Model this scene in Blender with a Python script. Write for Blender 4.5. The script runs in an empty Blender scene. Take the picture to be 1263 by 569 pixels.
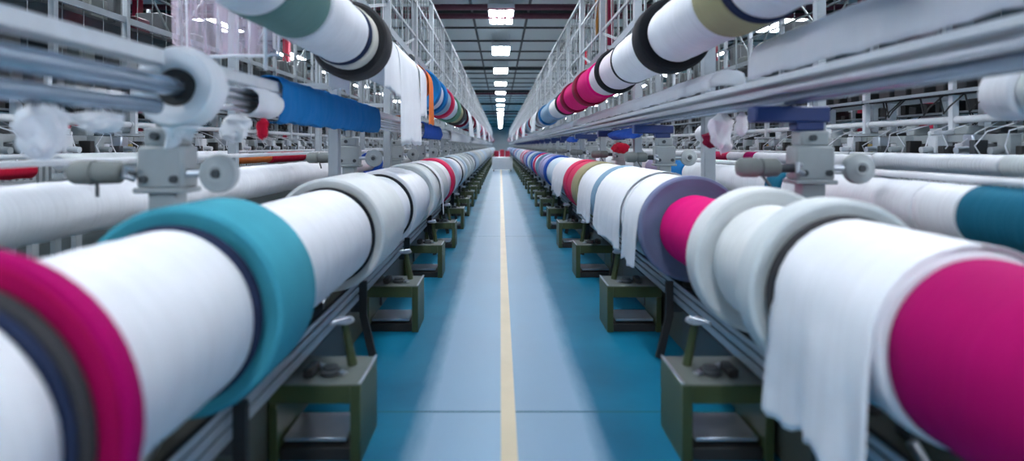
import bpy, math, random
from mathutils import Vector, Matrix
random.seed(7)
PI = math.pi
scene = bpy.context.scene
COL = scene.collection
EYE = 1.5            # camera height (m)
FPX = 700.0          # focal length in pixels of the 1263 wide frame

# ------------------------------------------------------------------ materials
MATS = {}
def _mat(name):
    m = bpy.data.materials.new(name); m.use_nodes = True
    nt = m.node_tree
    b = nt.nodes['Principled BSDF']
    MATS[name] = m
    return m, nt, b

def fabric(name, col, ring=1.0, rough=0.85, var=0.10, trans=0.0):
    """wound yarn / cloth: fine rings round the y axis, soft colour variation"""
    m, nt, b = _mat(name)
    L = nt.links.new
    tc = nt.nodes.new('ShaderNodeTexCoord')
    mp = nt.nodes.new('ShaderNodeMapping'); mp.inputs['Scale'].default_value = (2.0, 55.0, 2.0)
    n1 = nt.nodes.new('ShaderNodeTexNoise'); n1.inputs['Scale'].default_value = 1.0; n1.inputs['Detail'].default_value = 3
    L(tc.outputs['Object'], mp.inputs['Vector']); L(mp.outputs['Vector'], n1.inputs['Vector'])
    n2 = nt.nodes.new('ShaderNodeTexNoise'); n2.inputs['Scale'].default_value = 7.0; n2.inputs['Detail'].default_value = 4
    L(tc.outputs['Object'], n2.inputs['Vector'])
    mx = nt.nodes.new('ShaderNodeMath'); mx.operation = 'ADD'
    L(n1.outputs['Fac'], mx.inputs[0]); L(n2.outputs['Fac'], mx.inputs[1])
    cr = nt.nodes.new('ShaderNodeMapRange')
    cr.inputs['From Min'].default_value = 0.6; cr.inputs['From Max'].default_value = 1.4
    L(mx.outputs[0], cr.inputs['Value'])
    mix = nt.nodes.new('ShaderNodeMix'); mix.data_type = 'RGBA'
    k = 1.0 - var
    mix.inputs['A'].default_value = (col[0]*k, col[1]*k, col[2]*k, 1)
    mix.inputs['B'].default_value = (min(col[0]*1.03, .95), min(col[1]*1.03, .95), min(col[2]*1.03, .95), 1)
    L(cr.outputs['Result'], mix.inputs['Factor']); L(mix.outputs['Result'], b.inputs['Base Color'])
    bp = nt.nodes.new('ShaderNodeBump'); bp.inputs['Strength'].default_value = 0.35*ring; bp.inputs['Distance'].default_value = 0.01
    L(mx.outputs[0], bp.inputs['Height']); L(bp.outputs['Normal'], b.inputs['Normal'])
    b.inputs['Roughness'].default_value = rough
    b.inputs['Specular IOR Level'].default_value = 0.15
    b.inputs['Sheen Weight'].default_value = 0.0
    return m

def solid(name, col, rough=0.45, metal=0.0, var=0.12, scale=14.0, spec=0.5):
    m, nt, b = _mat(name)
    L = nt.links.new
    tc = nt.nodes.new('ShaderNodeTexCoord')
    n = nt.nodes.new('ShaderNodeTexNoise'); n.inputs['Scale'].default_value = scale; n.inputs['Detail'].default_value = 4
    L(tc.outputs['Object'], n.inputs['Vector'])
    mix = nt.nodes.new('ShaderNodeMix'); mix.data_type = 'RGBA'
    k = 1 - var
    mix.inputs['A'].default_value = (col[0]*k, col[1]*k, col[2]*k, 1)
    mix.inputs['B'].default_value = (*[min(c*(1+var*.5), .97) for c in col], 1)
    L(n.outputs['Fac'], mix.inputs['Factor']); L(mix.outputs['Result'], b.inputs['Base Color'])
    b.inputs['Roughness'].default_value = rough
    b.inputs['Metallic'].default_value = metal
    b.inputs['Specular IOR Level'].default_value = spec
    return m

fabric('white', (.82, .845, .90)); fabric('offwhite', (.74, .77, .78)); fabric('paleblue', (.60, .72, .84))
fabric('palegrey', (.62, .67, .69)); fabric('cream', (.66, .64, .58)); fabric('teal', (.055, .34, .44))
fabric('pink', (.38, .0, .115)); fabric('crimson', (.33, .0, .07)); fabric('hotpink', (.66, .002, .17))
fabric('rose', (.66, .035, .12)); fabric('blue', (.010, .16, .44)); fabric('royal', (.02, .09, .45))
fabric('navy', (.02, .03, .07)); fabric('black', (.018, .02, .025)); fabric('charcoal', (.05, .05, .055))
fabric('sage', (.13, .24, .23)); fabric('olive', (.36, .34, .20)); fabric('orange', (.75, .19, .05))
fabric('ochre', (.42, .20, .05)); fabric('green', (.10, .24, .17)); fabric('lilac', (.42, .40, .62))
fabric('slateblue', (.17, .20, .33)); fabric('steelblue', (.22, .36, .50)); fabric('deepteal', (.01, .12, .20))
fabric('wine', (.22, .01, .04)); fabric('red', (.55, .01, .04)); fabric('pinkwhite', (.76, .70, .78))
m = fabric('thin_cloth', (.84, .86, .91), ring=0.4, var=.05)
_nt = m.node_tree; _o = _nt.nodes['Material Output']; _tr = _nt.nodes.new('ShaderNodeBsdfTranslucent'); _tr.inputs[0].default_value = (.85, .88, .93, 1)
_mx = _nt.nodes.new('ShaderNodeMixShader'); _mx.inputs[0].default_value = .4
_nt.links.new(_nt.nodes['Principled BSDF'].outputs[0], _mx.inputs[1]); _nt.links.new(_tr.outputs[0], _mx.inputs[2]); _nt.links.new(_mx.outputs[0], _o.inputs[0])
fabric('cloth', (.83, .855, .91), ring=0.4, var=.05)
solid('paint_white', (.76, .80, .85), .38); solid('paint_grey', (.36, .40, .42), .45)
solid('paint_frame', (.34, .385, .43), .5); solid('paint_dim', (.20, .235, .25), .55)
solid('steel', (.58, .63, .70), .28, .85); solid('rail_metal', (.42, .47, .53), .35, .35); solid('steel_blue', (.30, .38, .48), .25, .7)
solid('dark_metal', (.06, .07, .08), .45, .3); solid('black_rubber', (.015, .016, .018), .6)
solid('green_paint', (.042, .062, .024), .42); solid('stand_top', (.15, .175, .165), .35, .3); solid('green_grey', (.19, .22, .18), .55)
solid('navy_plastic', (.012, .035, .16), .4); solid('grip_grey', (.17, .19, .19), .7)
solid('bed_dark', (.06, .07, .06), .5); solid('bed_grey', (.16, .18, .18), .55); solid('red_paint', (.45, .012, .05), .45)
solid('burgundy', (.14, .035, .06), .5); solid('purlin', (.035, .042, .045), .6)
solid('roof_sheet', (.74, .80, .80), .8, var=.08, scale=.5); solid('wall_paint', (.30, .34, .36), .8, var=.1, scale=.6)
solid('yellow_paint', (.60, .50, .12), .5); solid('line_paint', (.56, .47, .30), .4, var=.2, scale=3)
solid('plastic_black', (.03, .032, .036), .35); solid('brass', (.45, .33, .12), .4, .6)
solid('wood_box', (.35, .22, .12), .7)

def emissive(name, col, strength):
    m, nt, b = _mat(name)
    b.inputs['Base Color'].default_value = (.8, .8, .8, 1)
    b.inputs['Emission Color'].default_value = (*col, 1)
    b.inputs['Emission Strength'].default_value = strength
    return m
emissive('lamp_glow', (.94, .965, 1.0), 33.0)

m, nt, b = _mat('plastic_film')          # thin pinkish clear plastic
b.inputs['Base Color'].default_value = (.86, .70, .84, 1)
b.inputs['Roughness'].default_value = .25
b.inputs['Alpha'].default_value = .55
tc = nt.nodes.new('ShaderNodeTexCoord'); n = nt.nodes.new('ShaderNodeTexNoise'); n.inputs['Scale'].default_value = 5
mp = nt.nodes.new('ShaderNodeMapping'); mp.inputs['Scale'].default_value = (5, 5, .25)
nt.links.new(tc.outputs['Object'], mp.inputs['Vector']); nt.links.new(mp.outputs['Vector'], n.inputs['Vector'])
mr = nt.nodes.new('ShaderNodeMapRange'); mr.inputs['From Min'].default_value = .35; mr.inputs['From Max'].default_value = .65
mr.inputs['To Min'].default_value = .12; mr.inputs['To Max'].default_value = .40
nt.links.new(n.outputs['Fac'], mr.inputs['Value']); nt.links.new(mr.outputs['Result'], b.inputs['Alpha'])

m, nt, b = _mat('floor_coat')            # teal epoxy floor, expansion joints, painted-in ceiling reflection
L = nt.links.new
tc = nt.nodes.new('ShaderNodeTexCoord')
n = nt.nodes.new('ShaderNodeTexNoise'); n.inputs['Scale'].default_value = 1.3; n.inputs['Detail'].default_value = 6
L(tc.outputs['Object'], n.inputs['Vector'])
ramp = nt.nodes.new('ShaderNodeValToRGB')
ramp.color_ramp.elements[0].position = .3; ramp.color_ramp.elements[0].color = (.002, .10, .19, 1)
ramp.color_ramp.elements[1].position = .75; ramp.color_ramp.elements[1].color = (.004, .175, .30, 1)
L(n.outputs['Fac'], ramp.inputs['Fac'])
# pale band down the aisle: the ceiling's reflection painted into the colour
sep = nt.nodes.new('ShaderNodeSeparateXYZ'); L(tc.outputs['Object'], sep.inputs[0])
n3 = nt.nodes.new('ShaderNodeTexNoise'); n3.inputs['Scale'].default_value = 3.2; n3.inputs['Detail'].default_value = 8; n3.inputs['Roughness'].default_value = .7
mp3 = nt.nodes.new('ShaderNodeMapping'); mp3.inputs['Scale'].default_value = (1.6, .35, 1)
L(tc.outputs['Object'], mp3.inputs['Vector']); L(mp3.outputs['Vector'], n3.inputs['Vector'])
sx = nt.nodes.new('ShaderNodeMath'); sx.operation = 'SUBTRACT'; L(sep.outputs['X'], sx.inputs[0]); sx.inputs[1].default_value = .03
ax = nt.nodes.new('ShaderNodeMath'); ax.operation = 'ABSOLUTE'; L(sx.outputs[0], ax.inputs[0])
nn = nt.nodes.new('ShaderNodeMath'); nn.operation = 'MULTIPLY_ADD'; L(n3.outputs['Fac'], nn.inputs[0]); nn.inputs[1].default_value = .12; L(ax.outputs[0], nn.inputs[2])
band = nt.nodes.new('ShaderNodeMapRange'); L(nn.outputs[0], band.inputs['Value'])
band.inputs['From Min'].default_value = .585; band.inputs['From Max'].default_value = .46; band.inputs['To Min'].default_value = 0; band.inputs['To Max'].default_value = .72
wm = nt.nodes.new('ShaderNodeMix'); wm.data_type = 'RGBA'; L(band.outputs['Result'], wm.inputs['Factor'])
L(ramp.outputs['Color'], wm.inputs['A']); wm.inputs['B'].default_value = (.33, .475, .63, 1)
# joints every 6.2 m
dv = nt.nodes.new('ShaderNodeMath'); dv.operation = 'PINGPONG'; ad = nt.nodes.new('ShaderNodeMath'); ad.operation = 'ADD'
L(sep.outputs['Y'], ad.inputs[0]); ad.inputs[1].default_value = -3.2; L(ad.outputs[0], dv.inputs[0]); dv.inputs[1].default_value = 3.1
lt = nt.nodes.new('ShaderNodeMath'); lt.operation = 'LESS_THAN'; L(dv.outputs[0], lt.inputs[0]); lt.inputs[1].default_value = .008
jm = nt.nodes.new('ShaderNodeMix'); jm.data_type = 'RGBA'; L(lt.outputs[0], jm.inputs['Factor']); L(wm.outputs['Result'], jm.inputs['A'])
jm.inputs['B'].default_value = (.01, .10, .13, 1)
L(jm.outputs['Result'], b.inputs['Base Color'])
b.inputs['Roughness'].default_value = .42
b.inputs['Specular IOR Level'].default_value = .14
bp = nt.nodes.new('ShaderNodeBump'); bp.inputs['Strength'].default_value = .06; L(n3.outputs['Fac'], bp.inputs['Height']); L(bp.outputs['Normal'], b.inputs['Normal'])

# ------------------------------------------------------------------ mesh builder
class MB:
    def __init__(self): self.v = []; self.f = []; self.s = []
    def _add(self, vs, fs, smooth):
        k = len(self.v); self.v += [tuple(p) for p in vs]
        self.f += [tuple(i+k for i in f) for f in fs]; self.s += [smooth]*len(fs)
    def box(self, x0, x1, y0, y1, z0, z1, bev=0.0):
        if x0 > x1: x0, x1 = x1, x0
        if bev <= 0:
            vs = [(x, y, z) for x in (x0, x1) for y in (y0, y1) for z in (z0, z1)]
            self._add(vs, [(0,1,3,2),(4,6,7,5),(0,4,5,1),(2,3,7,6),(0,2,6,4),(1,5,7,3)], False)
            return self
        # chamfered box
        bev = min(bev, (x1-x0)*.45, (y1-y0)*.45, (z1-z0)*.45)
        X, Y, Z = (x0, x1), (y0, y1), (z0, z1); idx = {}; vs = []
        for a in (0, 1):
            for b_ in (0, 1):
                for c in (0, 1):
                    sx, sy, sz = (1-2*a)*bev, (1-2*b_)*bev, (1-2*c)*bev
                    for ax in range(3):
                        p = [X[a], Y[b_], Z[c]]
                        if ax != 0: p[0] += sx
                        if ax != 1: p[1] += sy
                        if ax != 2: p[2] += sz
                        idx[(a, b_, c, ax)] = len(vs); vs.append(p)
        fs = []
        g = lambda a, b_, c, ax: idx[(a, b_, c, ax)]
        for a in (0, 1):
            q = [g(a,0,0,0), g(a,1,0,0), g(a,1,1,0), g(a,0,1,0)]; fs.append(q if a else q[::-1])
            q = [g(0,a,0,1), g(0,a,1,1), g(1,a,1,1), g(1,a,0,1)]; fs.append(q if a else q[::-1])
            q = [g(0,0,a,2), g(1,0,a,2), g(1,1,a,2), g(0,1,a,2)]; fs.append(q if a else q[::-1])
        for a in (0, 1):
            for b_ in (0, 1):
                q = [g(a,b_,0,0), g(a,b_,1,0), g(a,b_,1,1), g(a,b_,0,1)]; fs.append(q if a ^ b_ else q[::-1])
                q = [g(a,0,b_,0), g(a,0,b_,2), g(a,1,b_,2), g(a,1,b_,0)]; fs.append(q if a ^ b_ else q[::-1])
                q = [g(0,a,b_,1), g(1,a,b_,1), g(1,a,b_,2), g(0,a,b_,2)]; fs.append(q if a ^ b_ else q[::-1])
                for c in (0, 1):
                    t = [g(a,b_,c,0), g(a,b_,c,1), g(a,b_,c,2)]; fs.append(t if (a + b_ + c) % 2 else t[::-1])
        self._add(vs, fs, False); return self
    def cyl(self, p0, p1, r0, r1=None, n=12, caps=True, bev=0):
        r1 = r0 if r1 is None else r1
        p0, p1 = Vector(p0), Vector(p1); d = (p1-p0).normalized()
        u = d.orthogonal().normalized(); w = d.cross(u)
        rings = [(p0, r0), (p1, r1)]
        if bev: rings = [(p0, r0-bev), (p0+d*bev, r0), (p1-d*bev, r1), (p1, r1-bev)]
        vs = []; fs = []
        for c, r in rings:
            vs += [c + (u*math.cos(2*PI*i/n) + w*math.sin(2*PI*i/n))*r for i in range(n)]
        for k in range(len(rings)-1):
            fs += [(k*n+i, k*n+(i+1) % n, (k+1)*n+(i+1) % n, (k+1)*n+i) for i in range(n)]
        self._add(vs, fs, True)
        if caps:
            m_ = (len(rings)-1)*n
            self._add(vs[:n], [tuple(range(n))[::-1]], False); self._add(vs[m_:], [tuple(range(n))], False)
        return self
    def bar(self, p0, p1, w, h):
        """square bar between two points"""
        p0, p1 = Vector(p0), Vector(p1); d = (p1-p0).normalized()
        up = Vector((0, 0, 1)) if abs(d.z) < .95 else Vector((0, 1, 0))
        s = d.cross(up).normalized(); t = s.cross(d)
        vs = [p + s*a*w/2 + t*b_*h/2 for p in (p0, p1) for a, b_ in ((-1,-1),(1,-1),(1,1),(-1,1))]
        self._add(vs, [(3,2,1,0),(4,5,6,7),(0,1,5,4),(1,2,6,5),(2,3,7,6),(3,0,4,7)], False); return self
    def tube(self, pts, r, n=8):
        pts = [Vector(p) for p in pts]; vs = []; fs = []
        for k, p in enumerate(pts):
            d = (pts[min(k+1, len(pts)-1)] - pts[max(k-1, 0)]).normalized()
            u = d.orthogonal().normalized() if k == 0 else (u - d*u.dot(d)).normalized()
            w = d.cross(u)
            rr = r[k] if isinstance(r, (list, tuple)) else r
            vs += [p + (u*math.cos(2*PI*i/n) + w*math.sin(2*PI*i/n))*rr for i in range(n)]
        for k in range(len(pts)-1):
            fs += [(k*n+i, k*n+(i+1) % n, (k+1)*n+(i+1) % n, (k+1)*n+i) for i in range(n)]
        fs += [tuple(range(n))[::-1], tuple((len(pts)-1)*n+i for i in range(n))]
        self._add(vs, fs, True); return self
    def lathe(self, prof, n=56, cx=0, cz=0, wob=None, axis='y'):
        vs = []; fs = []
        for (y, r) in prof:
            for i in range(n):
                a = 2*PI*i/n; rr = r*(1 + (wob(a, y) if wob else 0))
                if axis == 'y': vs.append((cx + math.cos(a)*rr, y, cz + math.sin(a)*rr))
                elif axis == 'x': vs.append((y, cx + math.cos(a)*rr, cz + math.sin(a)*rr))
                else: vs.append((cx + math.cos(a)*rr, cz + math.sin(a)*rr, y))
        for k in range(len(prof)-1):
            for i in range(n):
                fs.append((k*n+i, (k+1)*n+i, (k+1)*n+(i+1) % n, k*n+(i+1) % n))
        self._add(vs, fs, True); return self
    def grid(self, P):
        """P[row][col] of points"""
        vs = [p for row in P for p in row]; nc = len(P[0])
        fs = [(r*nc+c, r*nc+c+1, (r+1)*nc+c+1, (r+1)*nc+c) for r in range(len(P)-1) for c in range(nc-1)]
        self._add(vs, fs, True); return self
    def mesh(self, name, mat):
        me = bpy.data.meshes.new(name); me.from_pydata(self.v, [], self.f)
        me.polygons.foreach_set('use_smooth', self.s)
        me.materials.append(MATS[mat]); me.update()
        try: me.set_sharp_from_angle(angle=math.radians(42))
        except Exception: pass
        return me
    def build(self, name, mat, parent=None, loc=None):
        o = bpy.data.objects.new(name, self.mesh(name, mat)); COL.objects.link(o)
        if parent: o.parent = parent
        if loc is not None: o.location = loc
        return o

def tag(o, label=None, cat=None, group=None, kind=None):
    if label: o['label'] = label
    if cat: o['category'] = cat
    if group: o['group'] = group
    if kind: o['kind'] = kind
    return o
def empty(name, loc, label, cat, group=None, rz=0):
    o = bpy.data.objects.new(name, None); COL.objects.link(o)
    o.location = loc; o.rotation_euler = (0, 0, rz); o.empty_display_size = .1
    return tag(o, label, cat, group)
CH = {}
def copy_tree(o, loc=None, label=None, group=None):
    c = o.copy(); COL.objects.link(c)
    if loc is not None: c.location = loc
    if label: c['label'] = label
    if group: c['group'] = group
    for ch in CH.get(o.name, ()):
        d = ch.copy(); COL.objects.link(d); d.parent = c
        for g in CH.get(ch.name, ()):
            e = g.copy(); COL.objects.link(e); e.parent = d
    return c
def remember(root):
    def rec(r):
        CH[r.name] = [o for o in COL.objects if o.parent == r]
        for c in CH[r.name]: rec(c)
    rec(root)
    return root

SIDE = {'left': dict(X=-1.125, a=1, word='left'), 'right': dict(X=1.35, a=-1, word='right')}
ORD = ['nearest the camera', 'second from the camera', 'third from the camera', 'fourth from the camera', 'fifth from the camera',
       'sixth from the camera', 'seventh from the camera']

# ------------------------------------------------------------------ the building
YB, YF, XW, ROOF = -26.0, 150.0, 24.0, 6.6
def struct(name, mb, mat, parent=None):
    o = mb.build(name, mat, parent); o['kind'] = 'structure'; return o
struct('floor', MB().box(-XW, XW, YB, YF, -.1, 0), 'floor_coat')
struct('ceiling', MB().box(-XW, XW, YB, YF, ROOF, ROOF+.15), 'roof_sheet')
struct('wall_left', MB().box(-XW-.2, -XW, YB, YF, 0, ROOF), 'wall_paint')
struct('wall_right', MB().box(XW, XW+.2, YB, YF, 0, ROOF), 'wall_paint')
struct('wall_back', MB().box(-XW, XW, YB-.2, YB, 0, ROOF), 'wall_paint')
struct('wall_front', MB().box(-XW, XW, YF, YF+.2, 0, ROOF), 'wall_paint')
line = MB().box(.003, .085, 0.2, 120, .0005, .004)
tag(line.build('floor_line_marking', 'line_paint'), None, None, None, 'structure')
# purlins (across) and runners (along)
k = 0
y = -24.45
while y < YF:
    big = (k % 5 == 0)
    mb = MB()
    if big: mb.box(-XW, XW, y-.07, y+.07, ROOF-.22, ROOF-.19).box(-XW, XW, y-.015, y+.015, ROOF-.20, ROOF-.0)
    else: mb.box(-XW, XW, y-.05, y+.05, ROOF-.07, ROOF)
    o = mb.build('roof_beam' if big else 'roof_purlin', 'purlin'); o['kind'] = 'structure'
    y += 3.05; k += 1
for x in [i*2.1+1.05 for i in range(-10, 10)]:
    o = MB().box(x-.04, x+.04, YB, YF, ROOF-.10, ROOF-.002).build('roof_runner', 'purlin'); o['kind'] = 'structure'
# dark red sprinkler mains crossing under the roof
for i, yy in enumerate((18.6, 19.9, 49.5, 80.0)):
    o = MB().cyl((-XW+.2, yy, ROOF-.55), (XW-.2, yy, ROOF-.55), .10, n=12).build('ceiling_pipe', 'burgundy')
    tag(o, ['dark red pipe crossing under the roof just before the nearest lamp in view', 'dark red pipe crossing under the roof just beyond the nearest lamp in view',
            'dark red pipe crossing the roof halfway down the hall', 'dark red pipe crossing the roof far down the hall'][i], 'pipe', 'roof pipes')

# ceiling lamps
def make_lamp(loc, label, group):
    r = empty('ceiling_lamp', loc, label, 'lamp', group)
    mb = MB().box(-.44, .44, -1.25, 1.25, .05, .13, .015)
    for x in (-.44, -.155, .125, .41): mb.box(x, x+.03, -1.25, 1.25, -.01, .06)
    for yy in (-1.25, 1.22): mb.box(-.44, .44, yy, yy+.03, -.01, .06)
    mb.build('housing', 'paint_white', r)
    for x in (-.2825, .0, .2825):
        MB().box(x-.10, x+.10, -1.2, 1.2, .01, .05).build('light_tube', 'lamp_glow', r)
    for x, yy in ((-.4, -1.0), (.4, -1.0), (-.4, 1.0), (.4, 1.0)):
        MB().cyl((x, yy, .12), (x, yy, ROOF-loc[2]-.001), .008, n=6).build('hanger_rod', 'steel', r)
    return remember(r)
LZ = 6.0
lamp0 = None
lamp_rows = [(0.03, 'centre'), (-6.3, 'added near left'), (6.3, 'added near right'), (-10.5, 'far left'), (10.5, 'far right')]  # near side rows are added fill light, mostly hidden behind the upper rolls
for xr, word in lamp_rows:
    yy = 5.1; n = 0
    yy = -22.0
    step = (7.2 if xr == .03 else 4.8 if abs(xr) < 7 else 7.2)
    if xr == .03: yy = -23.5
    while yy < 146:
        if word == 'centre':
            seen = int((yy - 19.0) / 7.2)
            if yy < 19: lab, g = 'ceiling lamp above the aisle, ahead of the first one in view', 'aisle lamps overhead'
            elif seen < 5: lab, g = 'bright three-tube ceiling lamp above the aisle, %s' % ORD[seen].replace('camera', 'viewer'), 'ceiling lamps over the aisle'
            else: lab, g = 'tiny distant ceiling lamp above the far half of the aisle', 'ceiling lamps over the aisle'
        else:
            lab, g = 'ceiling lamp of the %s row in the roof bays over the machines' % word, 'ceiling lamps of the %s row' % word
        if lamp0 is None: lamp0 = make_lamp((xr, yy, LZ), lab, g)
        else: copy_tree(lamp0, (xr, yy, LZ), lab, g)
        yy += step

# ------------------------------------------------------------------ fabric rolls
def yarn_prof(y0, y1, R, lumps=.004, hole=.05, seed=0):
    rnd = random.Random(seed)
    pr = [(y0, hole), (y0, R-.016), (y0+.004, R-.006), (y0+.014, R)]
    n = max(2, int((y1-y0)/.06))
    for i in range(1, n):
        pr.append((y0+.014 + (y1-y0-.028)*i/n, R + rnd.uniform(-lumps, lumps*.6)))
    pr += [(y1-.014, R), (y1-.004, R-.006), (y1, R-.016), (y1, hole)]
    return pr
def flange_prof(y0, y1, r, hole=.05):
    w = y1-y0; e = min(.02, w*.35)
    return [(y0+min(.03, w*.4), hole), (y0+min(.03, w*.4), r*.80), (y0+e*.3, r*.90), (y0, r-e), (y0+e*.3, r-e*.3), (y0+e, r), (y1-e, r), (y1-e*.3, r-e*.3), (y1, r-e), (y1, hole)]
SEED = [0]
def make_roll(X, z, segs, label, group, name='fabric_roll', cat='fabric roll', n=56, R0=None):
    """segs: list of (part, y0, y1, R, mat).  Each becomes one part."""
    ya = min(s[1] for s in segs); yb = max(s[2] for s in segs)
    r = empty(name, (X, ya, z), label, cat, group)
    for part, y0, y1, R, mat in segs:
        SEED[0] += 1
        ph = random.uniform(0, 6)
        if part in ('flange', 'ring', 'flange_face'): pr = flange_prof(y0-ya, y1-ya, R); wob = None
        else:
            pr = yarn_prof(y0-ya, y1-ya, R, seed=SEED[0])
            wob = lambda a, y, ph=ph: .006*math.sin(3*a+ph+y*1.5) + .003*math.sin(7*a-y*5+ph)
        MB().lathe(pr, n=n, wob=wob).build(part, mat, r)
    MB().cyl((0, .001, 0), (0, yb-ya-.001, 0), .052, n=16).build('core_tube', 'steel', r)
    return r

ZL = EYE - .585
def lower(side, segs, label, group=None):
    s = SIDE[side]
    return make_roll(s['X'], ZL, segs, label, group or 'fabric rolls in the lower %s row' % side)

C, F = .30, .375
# left lower row, from the camera onwards (distances in metres)
lower('left', [('wound_cloth', .62, 1.08, C, 'white'), ('ring', 1.082, 1.10, .312, 'navy'), ('ring', 1.102, 1.135, .326, 'charcoal')],
      'white roll cut by the left frame edge, with navy and grey end rings')
lower('left', [('flange_face', 1.137, 1.149, .362, 'crimson'), ('flange', 1.15, 1.215, F, 'pink'), ('wound_cloth', 1.217, 1.915, C, 'white'), ('ring', 1.917, 1.96, .314, 'navy')],  # crimson disc paints in the shade on the magenta flange's front
      'wide white roll between the magenta flange and the turquoise one')
lower('left', [('flange', 1.965, 2.33, F, 'teal'), ('wound_cloth', 2.332, 3.66, C, 'white'), ('ring', 3.662, 3.69, .315, 'black')],
      'white roll with thick turquoise flange on its near end')
lower('left', [('flange', 3.70, 4.5, F, 'offwhite'), ('wound_cloth', 4.502, 5.2, C+.005, 'white'), ('ring', 5.202, 5.24, .325, 'black')],
      'white roll with broad off-white flange and black ring, above second left stand')
lower('left', [('wound_cloth', 5.25, 6.0, .36, 'white')], 'plain fat white roll just beyond the black ring, lower left row')
lower('left', [('flange', 6.6, 7.1, F, 'palegrey'), ('wound_cloth', 6.02, 6.59, .31, 'white')], 'white roll with pale grey flange before the paired grey one, lower left row')
lower('left', [('flange', 7.6, 8.2, F, 'palegrey'), ('wound_cloth', 7.12, 7.59, .34, 'offwhite')], 'off-white and grey roll just before the rose-banded one, lower left row')
lower('left', [('wound_cloth', 8.22, 8.98, .35, 'white'), ('flange', 9.0, 9.42, F+.01, 'rose')], 'white roll with a single rose red band, lower left row')
# right lower row
lower('right', [('wound_yarn', .55, 1.59, .275, 'pink')], 'large magenta yarn roll in the lower right corner')
lower('right', [('wound_cloth', 1.60, 2.19, .29, 'white'), ('ring', 2.195, 2.225, .315, 'charcoal'), ('flange', 2.23, 2.37, F, 'palegrey')],
      'white roll under the hanging cloth with pale grey flange, beside magenta yarn')
lower('right', [('wound_cloth', 2.375, 2.845, .29, 'offwhite'), ('flange', 2.85, 3.0, F, 'offwhite')], 'white roll with wide off-white flange beside pink yarn, lower right row')
lower('right', [('wound_yarn', 3.02, 3.96, .24, 'hotpink'), ('flange', 3.97, 4.06, F, 'slateblue')], 'hot pink yarn roll with slate blue flange')
lower('right', [('wound_cloth', 4.07, 4.6, .34, 'white')], 'white roll just behind the slate blue flange, lower right row')
lower('right', [('wound_cloth', 4.62, 5.9, .355, 'white'), ('flange', 5.91, 6.15, F, 'steelblue')], 'white roll with steel blue flange, under the wide hanging cloth')
lower('right', [('wound_cloth', 6.16, 7.3, .345, 'white'), ('flange', 7.31, 7.84, F, 'olive')], 'white roll with olive khaki flange, lower right row')
lower('right', [('wound_cloth', 7.85, 8.45, .36, 'rose'), ('flange', 8.46, 8.86, F, 'rose')], 'rose pink roll beside the olive flange, lower right row')
lower('right', [('wound_cloth', 8.88, 10.9, .345, 'white')], 'long white roll with cloth tail beyond the rose pink roll')
lower('right', [('wound_cloth', 10.95, 12.4, .34, 'paleblue'), ('flange', 12.42, 12.9, F, 'royal')], 'pale blue roll with royal blue flange, lower right row')
lower('right', [('wound_cloth', 12.95, 14.1, .34, 'lilac'), ('flange', 14.12, 14.5, F, 'lilac')], 'lilac roll just beyond the royal blue flange')

protos = {}
CN = {'white': 'white', 'offwhite': 'off-white', 'paleblue': 'pale blue', 'palegrey': 'pale grey', 'black': 'black', 'navy': 'navy', 'steelblue': 'steel blue',
      'lilac': 'lilac', 'rose': 'rose red', 'royal': 'royal blue', 'cream': 'cream', 'teal': 'turquoise', 'charcoal': 'charcoal', 'hotpink': 'hot pink', 'orange': 'orange', 'blue': 'blue', 'green': 'green', 'wine': 'wine red', 'olive':'olive'}
def far_roll(kind, side, y, body, fl, Ln, Rb, Rf, X, z, far):
    key = (kind, body, fl, round(Ln, 1))
    name = 'fabric_roll' if kind == 'lower' else 'hanging_fabric_roll'
    lab = '%s roll with %s flange in the %s stretch of the %s %s row' % (CN[body], CN[fl], far, kind, side)
    g = '%s fabric rolls with %s flanges in the %s %s stretch of the %s %s row' % (CN[body], CN[fl], far, '', kind, side)
    g = ' '.join(g.split())
    wf = .07 if fl in ('black', 'charcoal') else .23
    if wf < .1: Rf -= .02
    if key not in protos:
        r = make_roll(X, z, [('wound_cloth', y, y+Ln-wf-.03, Rb, body), ('flange', y+Ln-wf-.02, y+Ln-.02, Rf, fl)], lab, g, name=name, n=36)
        protos[key] = remember(r)
    else:
        copy_tree(protos[key], (X, y, z), lab, g)
pal_l = [('white', 'palegrey'), ('white', 'black'), ('offwhite', 'palegrey'), ('white', 'paleblue'), ('offwhite', 'paleblue'), ('white', 'offwhite')]
pal_r = [('white', 'paleblue'), ('paleblue', 'steelblue'), ('white', 'lilac'), ('offwhite', 'paleblue'), ('paleblue', 'royal'), ('white', 'rose'), ('lilac', 'white')]
for side, y, pal in (('left', 9.5, pal_l), ('right', 14.6, pal_r)):
    s = SIDE[side]; i = 0; last = -1
    while y < 84:
        j = random.randrange(len(pal))
        if j == last: j = (j+1) % len(pal)
        last = j
        Ln = 1.2 if y < 30 else 1.6
        far_roll('lower', side, y, pal[j][0], pal[j][1], Ln, .335 if i % 3 else .30, F, s['X'], ZL, 'middle' if y < 25 else 'far')
        y += Ln; i += 1

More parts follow.
